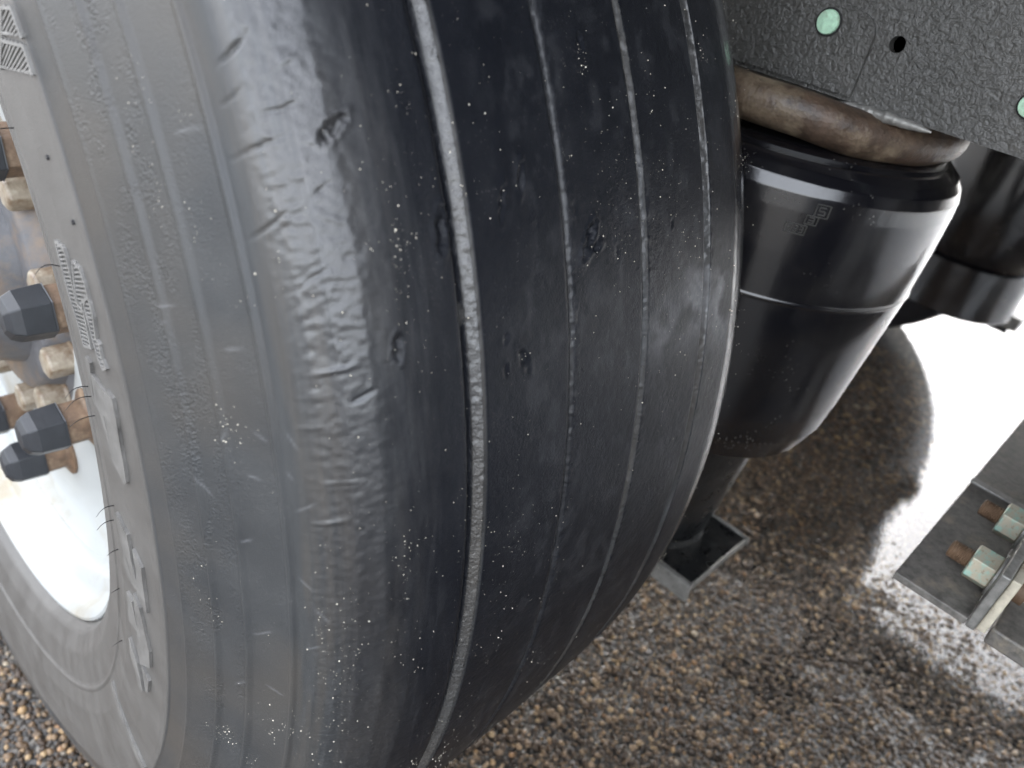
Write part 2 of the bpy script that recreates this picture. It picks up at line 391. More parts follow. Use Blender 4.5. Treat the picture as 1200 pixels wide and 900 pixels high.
# light rounding of the polyline away from the sharp little steps
tx = np.gradient(px, sp); tr = np.gradient(pr_, sp); ln = np.hypot(tx, tr); nx_, nr_ = -tr / ln, tx / ln
ph = np.r_[np.arange(-42, 44, .105), np.arange(44, 318, 1.2)]
PH, I = np.meshgrid(np.radians(ph), np.arange(len(sp)), indexing='ij')
X = px[I]; RR = pr_[I]; SL = sp[I]; ARC = PH * .52
disp = np.zeros_like(X); PHD = np.degrees(PH)
fine = sstep(PHD, -42, -38) * (1 - sstep(PHD, 40, 44))
tread = sstep(X, -.135, -.120) * (1 - sstep(X, .15, .165))
# gentle unevenness of the worn tread, slow round the tyre
disp += tread * (.0008 * (fbm(ARC * 7, SL * 9, 3, 2) - .5) + .00014 * (fbm(ARC * 9, SL * 60, 4, 2) - .5))
disp += tread * .00022 * (fbm(ARC * 420, SL * 520, 5, 3) - .5)
# torn, lumpy outer shoulder: short ridges across the tyre, fading towards the bottom
wob = .004 * (fbm(ARC * 14, SL * 0, 9, 3) - .5)
band = sstep(X + wob, -.1550, -.1480) * (1 - sstep(X + wob, -.141, -.114))
amp = .12 + .88 * sstep(PHD, 9, 27)
rid = fbm(ARC * 420 + 2.2 * fbm(SL * 160, ARC * 80, 8, 2), SL * 230, 12, 3)
rid3 = fbm(ARC * 260 - SL * 90, SL * 130, 29, 2)
rid2 = fbm(ARC * 620, SL * 520, 15, 3)
disp += band * amp * (.0004 * (rid - .5) + .0005 * (rid2 - .5) - .0003 * np.abs(rid3 - .5)) * fine
disp += band * .0006 * (fbm(ARC * 500, SL * 500, 19, 2) - .5) * fine
soft = sstep(X, -.140, -.130) * (1 - sstep(X, -.110, -.098))
disp += soft * .0006 * (fbm(ARC * 70, SL * 90, 21, 3) - .5) * fine
# the right side of every groove is ragged
for gxp in (-.0832, -.0252, .0318, .0930):
    wgt = np.exp(-((X - gxp) / .0032) ** 2); disp += wgt * (.0009 * (fbm(ARC * 300, SL * 300, 23, 3) - .5) + .0011 * (fbm(ARC * 900, SL * 800, 24, 2) - .5)) * fine
# scuffed strips on the buttress
SCUFF = pc[I] * np.where(X < -.14, sstep(fbm(ARC * 55, SL * 160, 37, 4), .40, .62), 1.)
disp += SCUFF * .00045 * (fbm(ARC * 520, SL * 700, 27, 3) - .5) * fine
# cuts and chips: (x, phi deg, half length along x, half length along the tread, depth, tilt)
CUTS = [(-.012, 22.6, .0030, .0075, .0030, .5), (-.010, 22.2, .0055, .0022, .0022, .9), (-.008, 23.1, .0018, .004, .0018, .1),
        (-.051, 26.0, .0016, .0055, .0018, .2), (-.063, 25.1, .0014, .0065, .0016, .25), (-.095, 24.3, .0022, .0075, .0022, .1),
        (-.119, 20.1, .0018, .0045, .0022, .1), (-.058, 17.9, .0024, .0050, .0012, -.4), (-.001, 31.7, .0014, .0042, .0015, 0),
        (-.129, 28.7, .0032, .0040, .0025, .8), (-.068, 19.2, .0016, .0026, .0010, .3), (-.069, 17.7, .0011, .003, .0010, 0),
        (.018, 27.5, .001, .002, .001, 0), (.055, 22.5, .001, .0025, .001, 0), (-.020, 24.2, .0008, .006, .0008, 0), (.008, 21.6, .0008, .005, .0008, 0)]
for (cx, cp, a, b, d, tl) in CUTS:
    u = X - cx; v = (PHD - cp) * (math.pi / 180 * .522); u2 = u - tl * v
    q = (u2 / a) ** 2 + (v / b) ** 2 + 3.2 * (fbm(ARC * 520 + 3 * SL * 100, SL * 520, int(cp * 10), 3) - .5)
    disp -= .75 * d * np.exp(-np.clip(q, 0, 30)) * (.4 + 1.2 * fbm(ARC * 900, SL * 900, 61, 2)) * fine; disp += .35 * d * np.exp(-((q - 1.8) / .8) ** 2) * fine * (np.abs(u) < .03) * (np.abs(v) < .03)
# transverse tears in the shoulder: (profile x centre, phi, half width, thickness, depth, slope)
TEARS = [(-.149, 32.0, .0035, .0008, .0020, .9), (-.141, 29.7, .0050, .0005, .0018, .25), (-.148, 28.5, .0060, .0005, .0014, .40), (-.150, 25.6, .0040, .0006, .0015, .9),
         (-.141, 19.6, .006, .0007, -.0012, .18), (-.149, 17.2, .003, .0006, -.0007, .1), (-.143, 14.6, .005, .0005, -.0006, .05), (-.143, 23.4, .0035, .0005, .0014, .7),
         (-.147, 12.6, .004, .0007, -.0012, .2), (-.133, 18.4, .004, .0007, .0012, .5), (-.136, 26.6, .003, .0005, .0014, .6),
         (-.138, 31.2, .0035, .0005, -.0012, .5), (-.152, 30.4, .002, .0006, .001, .8)]
for (cx, cp, hw, th, d, sl) in TEARS:
    u = X - cx; v = (PHD - cp) * (math.pi / 180 * .51) - sl * u + .0012 * (fbm(u * 300 + 5, u * 0, int(cp * 7), 2) - .5)
    disp -= .8 * d * np.exp(-(v / th) ** 2) * np.exp(-(u / hw) ** 4) * fine
XX = X + nx_[I] * disp; RR2 = RR + nr_[I] * disp
Yc = -RR2 * np.cos(PH); Zc = RR2 * np.sin(PH)
# loaded tyre: flattened against the ground, walls bulging there
low = sstep(-Zc, .36, .50); flat = np.minimum(0, Zc - (GZ + .0005)); Zc = Zc - flat
XX = XX * (1 + .045 * low * (np.abs(X) > .12))
verts = np.stack([XX, Yc, Zc], -1).reshape(-1, 3)
tm = np_mesh('tyre', verts, grid_faces(len(ph), len(sp), True))
at = tm.attributes.new('ring', 'FLOAT_VECTOR', 'POINT')
dust_light_f = pd[I] * (1 - 0 * X)
at.data.foreach_set('vector', np.stack([ARC, SL, dust_light_f], -1).reshape(-1).astype(np.float32))
glare_film = np.exp(-(((X - .083) / .016) ** 2 + ((PHD - 17.5) / 2.2) ** 2)) * .55 + np.exp(-(((X - .113) / .012) ** 2 + ((PHD - 16.5) / 2.6) ** 2)) * .8 \
     + np.exp(-(((X - .048) / .014) ** 2 + ((PHD - 16.5) / 2.) ** 2)) * .3  # dusty smear with blurred ground reflection painted in
glare_film = glare_film * sstep(fbm(ARC * 60, SL * 60, 31, 4), .34, .6) * (np.abs(X) < .15)
for k in range(22):
    sx0, sp0 = rng.uniform(.165, .225), rng.uniform(-30, 36); an = rng.uniform(-1.2, .9); L = rng.uniform(.0015, .006)
    u = SL - sx0; v = (PHD - sp0) * (math.pi / 180 * .46); al = u * math.cos(an) + v * math.sin(an); ac = -u * math.sin(an) + v * math.cos(an)
    glare_film = glare_film + .30 * np.exp(-(ac / .00045) ** 2) * np.exp(-(al / L) ** 4)
glare_film = glare_film + .055 * sstep(fbm(ARC * 90, SL * 140, 33, 4), .48, .75) * tread * sstep(X, -.08, -.05)
at = tm.attributes.new('glare_film', 'FLOAT', 'POINT'); at.data.foreach_set('value', glare_film.ravel().astype(np.float32))
scf = SCUFF * .8 + .9 * band * amp * .3 + .25 * tread * sstep(fbm(ARC * 30, SL * 60, 35, 3), .45, .65)
at = tm.attributes.new('wet', 'FLOAT', 'POINT'); at.data.foreach_set('value', np.clip(band * (.30 + .70 * sstep(PHD, 4, 22)) + .0 * soft + sstep(X + .004 * (fbm(ARC * 120, SL * 120, 71, 3) - .5), .124, .129) + .9 * np.exp(-((X + .0834) / .0022) ** 2) + .8 * np.exp(-((X - .0924) / .002) ** 2) + .6 * np.exp(-((X - .031) / .0016) ** 2) + .5 * np.exp(-((X + .0258) / .0016) ** 2), 0, 1).ravel().astype(np.float32))
at = tm.attributes.new('sleek', 'FLOAT', 'POINT'); at.data.foreach_set('value', (sstep(X, .122, .130) * (1 - 0 * X)).ravel().astype(np.float32))
at = tm.attributes.new('scuff', 'FLOAT', 'POINT'); at.data.foreach_set('value', np.clip(scf, 0, 1).ravel().astype(np.float32))

wheel = thing('truck_wheel', 'large worn black truck tyre on a white rim, closest to the camera', 'wheel', (0, 0, GZ), 'wheels of the trailer axle')
def wpart(name, me_or_bm, mat, parent=wheel, smooth=True, **k):
    """geometry given about the axle centre; the wheel's origin lies on the ground"""
    if isinstance(me_or_bm, bmesh.types.BMesh): o = bm_obj(name, me_or_bm, mat, parent, smooth, **k)
    else: o = link(name, me_or_bm, mat, parent, smooth)
    if parent is wheel: o.location = (0, 0, -GZ)
    return o
tyre = wpart('tyre', tm, M['rubber'])

def side_x(r): return float(np.interp(r, PR[:14, 1], PR[:14, 0]))
def sw(r, phi, lift=0.):
    a = R_(phi); x = side_x(r) - lift; x *= 1 + .045 * float(sstep(np.array(-r * math.sin(a)), .36, .50))
    return Vector((x, -r * math.cos(a), r * math.sin(a)))
def raised(name, poly, h, mat, parent):
    bm = bmesh.new(); top = [bm.verts.new(sw(r, p, h)) for r, p in poly]; bot = [bm.verts.new(sw(r, p, -.0012)) for r, p in poly]
    bm.faces.new(top); n = len(top)
    for i in range(n): bm.faces.new((top[i], bot[i], bot[(i + 1) % n], top[(i + 1) % n]))
    bmesh.ops.triangulate(bm, faces=[f for f in bm.faces if len(f.verts) > 4])
    return bm_obj(name, bm, mat, parent)
def hatched(name, poly, h, parent, pitch=.27):
    bm = bmesh.new()
    def prism(q, hh):
        t = [bm.verts.new(sw(r, p, hh)) for r, p in q]; b = [bm.verts.new(sw(r, p, -.0012)) for r, p in q]
        bm.faces.new(t)
        for i in range(len(t)): bm.faces.new((t[i], b[i], b[(i + 1) % len(t)], t[(i + 1) % len(t)]))
    n = len(poly); cr = sum(r for r, p in poly) / n; cp = sum(p for r, p in poly) / n
    for i in range(n):
        (r0, p0), (r1, p1) = poly[i], poly[(i + 1) % n]
        d = math.hypot(r1 - r0, (p1 - p0) * .0068); 
        if d < 1e-5: continue
        ur, up = (r1 - r0) / d, (p1 - p0) * .0068 / d; k = .0011
        nr, np_ = -up * k, ur * k / .0068
        if (cr - r0) * nr + (cp - p0) * .0068 * np_ * .0068 < 0: nr, np_ = -nr, -np_
        prism([(r0, p0), (r1, p1), (r1 + nr, p1 + np_), (r0 + nr, p0 + np_)], h)
    lo, hi = min(p for r, p in poly), max(p for r, p in poly); q = lo + pitch
    while q < hi:
        xs = []
        for i in range(n):
            (r0, p0), (r1, p1) = poly[i], poly[(i + 1) % n]
            if (p0 - q) * (p1 - q) < 0: xs.append(r0 + (r1 - r0) * (q - p0) / (p1 - p0))
        xs.sort()
        for a, b in zip(xs[::2], xs[1::2]):
            if b - a > .0012: prism([(a, q), (b, q), (b, q + pitch * .45), (a, q + pitch * .45)], h * .8)
        q += pitch
    return bm_obj(name, bm, M['hatch'], parent)
HATCH = [[(.4071, 38.42), (.4163, 37.78), (.4165, 36.59), (.4168, 36.24), (.3964, 37.62)], [(.3944, 37.48), (.4161, 35.91), (.4158, 34.42), (.3794, 36.75)],
 [(.3783, 26.36), (.3909, 25.78), (.3902, 24.53), (.387, 22.32), (.3944, 21.88), (.3916, 19.55), (.3795, 19.39), (.3787, 21.21), (.3765, 22.82)],
 [(.3964, 25.08), (.4036, 24.6), (.4052, 23.72), (.4047, 22.83), (.395, 22.47), (.3922, 21.86), (.3868, 21.86), (.3905, 23.55)],
 [(.4023, 23.12), (.4052, 22.64), (.4048, 21.75), (.4009, 20.29), (.4033, 20.01), (.4023, 19.16), (.4041, 18.61), (.3994, 18.39), (.3969, 19.12), (.3958, 20.4), (.3961, 21.32), (.3959, 22.42)]]
SOLID = [[(.3792, 18.77), (.3848, 18.48), (.3823, 17.82), (.3779, 16.13), (.3772, 15.22), (.3736, 15.52), (.3761, 17.33)],
 [(.382, 17.68), (.397, 16.84), (.3989, 17.21), (.4043, 16.82), (.4037, 15.52), (.4019, 14.55), (.4013, 12.37), (.4001, 10.8), (.3966, 10.46), (.3867, 11.48), (.3874, 12.67), (.3876, 14.04), (.3881, 14.93), (.3818, 14.87), (.3772, 15.22)],
 [(.3741, 6.14), (.3878, 5.48), (.3886, 3.25), (.3922, 1.61), (.394, .87), (.388, .3), (.3835, 1.4), (.3815, 2.71), (.382, .15), (.375, .76), (.3775, 2.89), (.3746, 3.37), (.3734, 4.92)],
 [(.3923, 4.68), (.4009, 3.86), (.4003, 2.29), (.4008, 1.0), (.4012, -.57), (.397, -.58), (.391, .15), (.3935, 2.77)],
 [(.3743, -2.14), (.3813, -2.25), (.3847, -3.43), (.3885, -5.02), (.3749, -5.82), (.3748, -3.67)],
 [(.385, -.74), (.3921, -1.32), (.3968, -3.61), (.4006, -5.16), (.4011, -7.16), (.389, -9.17), (.3848, -6.87), (.3871, -4.3), (.3844, -2.53)],
 [(.3732, -8.63), (.3849, -10.03), (.3935, -12.62), (.3905, -13.32), (.3795, -11.4), (.3746, -10.77)],
 [(.3906, -8.84), (.3995, -9.51), (.3989, -11.42), (.3966, -11.93)]]
for q in HATCH: hatched('raised_letter', q, .0013, tyre)
for q in SOLID: raised('raised_letter', q, .0016, M['letter'], tyre)
raised('sidewall_rib', [(.354, -25.7), (.375, -25.75), (.395, -25.8), (.4125, -25.85), (.4125, -27.3), (.395, -27.2), (.375, -27.1), (.354, -27.0)], .0014, M['letter'], tyre)
# rubber hairs left by the mould vents
def hair(r, phi, ln, bend):
    bm = bmesh.new(); base = sw(r, phi, -.0003); prev = None; a = R_(phi)
    up = Vector((0, math.sin(a), math.cos(a)))
    for i in range(7):
        t = i / 6; c = base + Vector((-ln * t, 0, 0)) + up * (bend * ln * (math.sin(t * 2.2) * .8 - t * 1.0)) + Vector((0, -.1 * ln * t, 0)); rr = .00034 * (1 - .6 * t)
        ring = [bm.verts.new(c + Vector((0, rr * math.cos(k * 2.094), rr * math.sin(k * 2.094)))) for k in range(3)]
        if prev:
            for k in range(3): bm.faces.new((prev[k], prev[(k + 1) % 3], ring[(k + 1) % 3], ring[k]))
        prev = ring
    return bm_obj('vent_hair', bm, M['dark_rubber'], tyre)
for r, p, ln, b in [(.3564, 34.14, .009, .1), (.3696, 24.62, .012, .7), (.3628, 15.84, .011, .5), (.3692, 15.39, .013, .5), (.3631, 13.54, .012, .3), (.367, 5.94, .009, .6),
                    (.3587, 3.52, .009, .5), (.360, .48, .006, .3), (.3511, -6.21, .005, .2), (.356, -13.84, .006, .4)]:
    hair(r, p, ln, b)
for r, p in ((.4013, 30.72), (.4088, 27.07)):
    bm = lathe_bm([(-.0009, .0), (-.0009, .0010), (.001, .0012)], 10, 'X'); o = bm_obj('vent_stub', bm, M['dark_rubber'], tyre); o.location = sw(r, p)

# grains and droplets stuck to the tread, coloured pale as painted wet glints
def tread_pos(x, phi, lift=0):
    i = np.clip(np.searchsorted(np.array([q[0] for q in PROF][17:70]), x) + 17, 18, 69)
    r = np.interp(x, PR[17:70, 0], PR[17:70, 1]) + lift; a = np.radians(phi)
    return np.stack([x, -r * np.cos(a), r * np.sin(a)], -1)
gxs, gph = [], []
def cluster(n, x, p, sx, sp_): gxs.append(rng.normal(x, sx, n)); gph.append(rng.normal(p, sp_, n))
gxs.append(rng.uniform(-.15, .145, 2400)); gph.append(rng.uniform(-34, 40, 2400))
for _ in range(55): cluster(rng.randint(8, 34), rng.uniform(-.135, .135), rng.uniform(-20, 36), rng.uniform(.001, .006), rng.uniform(.2, 1.6))
for c in ((260, -.060, 31, .006, 3.), (170, -.070, 36, .006, 2.), (200, -.058, 22, .006, 4.), (160, .014, 23, .01, 3), (160, .055, 20, .012, 3.), (140, .06, 14, .012, 3),
          (150, -.145, 4, .006, 4), (110, -.147, -4, .006, 3), (90, -.112, 24, .004, 2), (140, -.016, 14, .01, 4), (120, .003, 5, .012, 4), (110, -.05, 8, .02, 4)): cluster(*c)
for _ in range(26): cluster(rng.randint(6, 30), rng.uniform(-.176, -.150), rng.uniform(-32, 36), rng.uniform(.0008, .003), rng.uniform(.2, 1.2))
gxs = np.concatenate(gxs); gph = np.concatenate(gph); kk = (gxs > -.1785) & (gxs < .15) & (gph > -38) & (gph < 42); gxs, gph = gxs[kk], gph[kk]
grad = .00011 * np.exp(rng.normal(0, .55, len(gxs)))
big = rng.rand(len(gxs)) < .012; grad[big] *= 2.2; grad = np.minimum(grad, .00042)
gr = blobs('sand_glint', tread_pos(gxs, gph), grad, rng.rand(len(gxs)), M['grain_glint'], 'stone', tyre, 1., True)

# rim, hub, nuts
rim = wpart('rim', lathe_bm([(-.1500, .3005), (-.1560, .3030), (-.1585, .3018), (-.1588, .2995), (-.1565, .2965), (-.1500, .2935), (-.1420, .2915), (-.1365, .2870), (-.1335, .2790), (-.1270, .2745), (-.1180, .2725),
                             (-.1120, .2640), (-.1105, .2480), (-.1120, .2280), (-.1165, .2120), (-.1195, .2030), (-.1200, .1380), (-.1120, .1370), (-.105, .137)], 128, 'X', caps=False), M['white'])
wpart('balance_weight', box_bm(-.1725, -.162, -.006, .006, -.0045, .0045), M['weight'], rim, False, bevel=.001).matrix_local = Matrix.Rotation(R_(41), 4, 'X') @ Matrix.Translation((-.003, 0, -.3085))
hub = wpart('hub', lathe_bm([(-.105, .1365), (-.1130, .1365), (-.1150, .135), (-.1150, .118), (-.128, .112), (-.131, .108), (-.131, .088), (-.150, .082), (-.182, .078), (-.188, .070), (-.188, .0)], 64, 'X'), M['hub'])
nut0 = None
for k in range(10):
    a = R_(12 + 36 * k)
    c = Vector((0, -.1675 * math.cos(a), .1675 * math.sin(a)))
    if nut0 is None:
        nb = lathe_bm([(-.119, .0205), (-.1225, .0205), (-.1235, .0185), (-.1250, .0175), (-.146, .0175)], 6, 'X', rot=.3)
        nut0 = wpart('wheel_nut', nb, M['rust'], wheel, True, bevel=.0008); nut0.data['k'] = 1
        ns = [nut0]
        ns.append(wpart('nut_cap', lathe_bm([(-.1405, .0188), (-.1420, .0192), (-.1590, .0180), (-.1650, .0150), (-.1680, .0095), (-.1690, .0)], 6, 'X', rot=.3), M['cap'], nut0, False, bevel=.0007))
        ns.append(wpart('washer', lathe_bm([(-.1185, .0235), (-.1215, .0235), (-.1225, .0215)], 24, 'X'), M['rust'], nut0, True))
        cur = nut0
    else:
        cur = nut0.copy(); COL.objects.link(cur)
        for ch in ns[1:]:
            d = ch.copy(); COL.objects.link(d); d.parent = cur
    cur.location = (0, c.y, c.z - GZ)
for k in range(12):
    a = R_(14 + 30 * k)
    if k == 0:
        hb = wpart('hub_bolt', lathe_bm([(-.113, .0145), (-.1165, .0145), (-.1175, .0125), (-.134, .0125), (-.136, .0105), (-.1365, 0)], 6, 'X'), M['cream'], hub, True, bevel=.001); c0 = hb
    else:
        hb = c0.copy(); COL.objects.link(hb)
    hb.location = (0, -.1245 * math.cos(a), .1245 * math.sin(a))
bm = bmesh.new(); bmesh.ops.create_icosphere(bm, subdivisions=3, radius=1)
for v in bm.verts:
    n = math.sin(v.co.x * 5.1 + 1) * math.sin(v.co.y * 4.3) * .12 + math.sin(v.co.z * 9 + v.co.x * 7) * .07 + random.uniform(-.05, .05)
    v.co = v.co * (1 + n); v.co.x *= .0046; v.co.y *= .003; v.co.z *= .0058
pb = bm_obj('pebble', bm, M['dark_rubber_dusty'], None, True); pb.location = tread_pos(np.array([-.0868]), np.array([20.6]), -.0012)[0]
tag(pb, 'small dark stone wedged in the widest tread groove', 'pebble')

# ------------------------------------------------------------------ chassis rail above the air spring
rail = thing('chassis_rail', 'dark grey green chassis rail with bumpy paint above the air spring', 'chassis rail', (.262, -.47, .2467))
RX = .262
def rl(o): o.location = (-.262, .47, -.2467); return o
bm = bmesh.new()
# web with a real round hole: ring of quads inside a square, then slabs round it
hy, hz, hr, hs_ = -.4805, .286, .0050, .011
ring, sq, ringb = [], [], []
for i in range(24):
    a = 2 * math.pi * i / 24; cy, cz = math.cos(a), math.sin(a); m_ = max(abs(cy), abs(cz))
    ring.append(bm.verts.new((RX, hy + hr * cy, hz + hr * cz))); sq.append(bm.verts.new((RX, hy + hs_ * cy / m_, hz + hs_ * cz / m_)))
    ringb.append(bm.verts.new((RX + .008, hy + hr * cy, hz + hr * cz)))
for i in range(24):
    j = (i + 1) % 24; bm.faces.new((ring[i], ring[j], sq[j], sq[i])); bm.faces.new((ringb[i], ringb[j], ring[j], ring[i]))
def quad(y0, y1, z0, z1): bm.faces.new([bm.verts.new(p) for p in ((RX, y0, z0), (RX, y1, z0), (RX, y1, z1), (RX, y0, z1))])
quad(-3, hy - hs_, .2467, .50); quad(hy + hs_, 3, .2467, .50); quad(hy - hs_, hy + hs_, .2467, hz - hs_); quad(hy - hs_, hy + hs_, hz + hs_, .50)
bm.faces.new([bm.verts.new(p) for p in ((RX, -3, .2467), (RX, 3, .2467), (RX + .08, 3, .2467), (RX + .08, -3, .2467))])
bm.faces.new([bm.verts.new(p) for p in ((RX + .08, -3, .2467), (RX + .08, 3, .2467), (RX + .08, 3, .5), (RX + .08, -3, .5))])
rl(bm_obj('web', bm, M['rail'], rail))
rl(bm_obj('hole', lathe_bm([(RX + .0075, .0), (RX + .0075, .0056)], 24, 'X', (0, hy, hz)), M['hole'], rail))
def rounded_plate(x0, x1, y0, y1, z0, z1, r, seg=8):
    pts = []
    for cx, cz, a0 in ((y1 - r, z1 - r, 0), (y0 + r, z1 - r, 90), (y0 + .001, z0 + .001, 180), (y1 - .001, z0 + .001, 270)):
        rr = r if a0 < 180 else .001
        for i in range(seg + 1):
            a = R_(a0 + 90 * i / seg); pts.append((cx + rr * math.cos(a), cz + rr * math.sin(a)))
    bm = bmesh.new(); f = [bm.verts.new((x0, y, z)) for y, z in pts]; b = [bm.verts.new((x1, y, z)) for y, z in pts]
    bm.faces.new(f); n = len(f)
    for i in range(n): bm.faces.new((f[i], b[i], b[(i + 1) % n], f[(i + 1) % n]))
    return bm
rl(bm_obj('mounting_plate', rounded_plate(RX - .0034, RX + .001, -.466, -.22, .2500, .2984, .014), M['rail'], rail, True, bevel=.0009))
def plug(y, z, r, up=0.):
    o = rl(bm_obj('plug', lathe_bm([(RX + .001, r), (RX - .0030 - up, r), (RX - .0042 - up, r * .93), (RX - .0046 - up, r * .6), (RX - .0046 - up, 0)], 28, 'X', (0, y, z)), M['green'], rail, True))
    rl_ = bm_obj('plug_seat', lathe_bm([(RX + .001, r * 1.16), (RX - .0027 - up, r * 1.14), (RX - .0030 - up, r * 1.04)], 28, 'X', (0, y, z)), M['hole'], o, True); return o
plug(-.4345, .2881, .0076, .0018); plug(-.5665, .2745, .0067)
wb = lathe_bm([(-.522 + .0008 * k, max(.0008, (.0036 * math.sin(math.pi * k / 76.) ** .5) * (.96 + .05 * math.sin(k * .9) + .05 * math.sin(k * .37 + 1) + .03 * random.random()))) for k in range(77)], 12, 'Y', (RX - .001, 0, .2450))
rl(bm_obj('weld_bead', wb, M['edge_steel'], rail, True))

# ------------------------------------------------------------------ air springs
def air_spring(loc, near):
    """origin on the spring's axis at its lower end"""
    lab = ('glossy black air spring with a rusty top ring beside the near tyre' if near else 'blurred black air spring hanging in front of the far tyre')
    t = thing('air_spring', lab, 'air spring', loc, 'air springs of the trailer axle')
    z0 = loc[2]
    prof = [(-.042, .068), (-.0520, .082), (-.0515, .095), (-.042, .107), (-.020, .1155), (.004, .1190),
            (.1118, .1302), (.1132, .1310), (.1142, .1310), (.1156, .1304), (.150, .1322), (.180, .1330), (.191, .1325), (.199, .1300), (.205, .1258), (.2095, .120), (.2125, .110)]
    pa = np.array(prof); ps = np.r_[0, np.cumsum(np.hypot(*np.diff(pa, axis=0).T))]; pq = np.unique(np.r_[ps, np.arange(0, ps[-1], .004), ps - .0009, ps + .0009]); pq = pq[(pq >= 0) & (pq <= ps[-1])]
    prof = list(zip(np.interp(pq, ps, pa[:, 0]), np.interp(pq, ps, pa[:, 1])))
    if not near: prof = [(a, r * 1.08) for a, r in prof]
    bag = bm_obj('bellows', lathe_bm([(a - z0, r) for a, r in prof], 128, 'Z', caps=False), M['black_bag'], t, True)
    seat = [(.2090, .1100), (.2100, .1150), (.2130, .1160), (.2150, .1120)]
    bm_obj('clamp_ring', lathe_bm([(a - z0, r) for a, r in seat], 128, 'Z'), M['black_bag'], t, True)
    tor = [(.2300 + .0150 * math.sin(R_(k)), .1055 + .0150 * math.cos(R_(k))) for k in range(-150, 151, 20)]
    ringm = lathe_bm([(a - z0, r) for a, r in tor], 160, 'Z', caps=False)
    for v in ringm.verts:
        a = math.atan2(v.co.y, v.co.x); k_ = 1 + .0022 * math.sin(a * 7) * math.sin(a * 4 + 1); v.co.x *= k_; v.co.y *= k_; v.co.z += .0003 * math.sin(a * 11) + .0062 * float(sstep(np.array(-v.co.x), .066, .115))
    bm_obj('bead_ring', ringm, M['bead'], t, True)
    bm_obj('top_plate', lathe_bm([(.2280 - z0, .085), (.2340 - z0, .085), (.2345 - z0, 0)], 96, 'Z'), M['steel'], t, True)
    pist = [(-.190, .0), (-.190, .056), (-.186, .060), (-.10, .070), (-.03, .080), (-.0, .080)]
    bm_obj('piston', lathe_bm([(a - z0, r) for a, r in pist], 96, 'Z'), M['black_steel'], t, True)
    if near:
        # moulded marks facing the camera
        def surf(a, z, lift=.0):
            r = float(np.interp(z, [q[0] for q in prof[30:]], [q[1] for q in prof[30:]])) + lift
            return Vector((r * math.cos(a), r * math.sin(a), z - z0))
        def frame(a0, z1, wdt, hgt, name, strokes):
            bm = bmesh.new(); th = .0007
            segs = [((-1, -1), (1, -1)), ((1, -1), (1, 1)), ((1, 1), (-1, 1)), ((-1, 1), (-1, -1))] + strokes
            for (u0, v0), (u1, v1) in segs:
                p0 = Vector((u0 * wdt, v0 * hgt)); p1 = Vector((u1 * wdt, v1 * hgt)); d = (p1 - p0); L = d.length; d /= L; n = Vector((-d.y, d.x)) * th * .5
                for h0, h1 in ((0, .0008),):
                    q = [p0 + n, p1 + n, p1 - n, p0 - n]
                    tp = [bm.verts.new(surf(a0 + c.x / .135, z1 + c.y, h1)) for c in q]; bt = [bm.verts.new(surf(a0 + c.x / .135, z1 + c.y, -.0004)) for c in q]
                    bm.faces.new(tp)
                    for i in range(4): bm.faces.new((tp[i], bt[i], bt[(i + 1) % 4], tp[(i + 1) % 4]))
            return bm_obj(name, bm, M['mark'], bag)
        S3 = lambda o, w_: [((o, .6), (o + w_, .6)), ((o + w_, .6), (o + w_, -.6)), ((o, 0), (o + w_, 0)), ((o, -.6), (o + w_, -.6))]
        S5 = lambda o, w_: [((o, .6), (o + w_, .6)), ((o, .6), (o, 0)), ((o, 0), (o + w_, 0)), ((o + w_, 0), (o + w_, -.6)), ((o, -.6), (o + w_, -.6))]
        frame(R_(213.5), .1685, .0070, .0033, 'moulded_mark', S3(-.75, .32) + S3(-.15, .32) + S3(.42, .32))
        frame(R_(219), .1835, .0046, .0042, 'moulded_mark', S5(-.5, .9))
        frame(R_(217), .1762, .0040, .0030, 'moulded_mark', S3(-.5, .9))
    return t
near_spring = air_spring((.335, -.405, -.19), True)

# ------------------------------------------------------------------ trailing arm end under the spring
arm = thing('trailing_arm', 'black steel arm end with raised lips under the near air spring', 'suspension arm', (.335, -.40, -.21))
def ap(o): o.location = (-.335, .40, .21); return o
ap(bm_obj('arm_plate', box_bm(.279, .386, -.494, -.30, -.2065, -.2000), M['black_steel'], arm, False, bevel=.001))
ap(bm_obj('side_lip', box_bm(.2725, .2788, -.498, -.30, -.2180, -.1965), M['edge_steel'], arm, False, bevel=.0015))
ap(bm_obj('end_lip', box_bm(.2792, .386, -.4968, -.4943, -.2080, -.1985), M['edge_steel'], arm, False, bevel=.0012))
ap(bm_obj('inner_lip', box_bm(.3863, .3885, -.4985, -.30, -.2080, -.1975), M['edge_steel'], arm, False, bevel=.0012))
ap(bm_obj('arm_beam', box_bm(.295, .375, -.30, .05, -.24, -.17), M['black_steel'], arm, False, bevel=.006))
ap(bm_obj('piston_seat', lathe_bm([(-.1998, .0), (-.1998, .060), (-.1925, .058), (-.1905, .0)], 48, 'Z', (.335, -.405, 0)), M['black_steel'], arm, True))

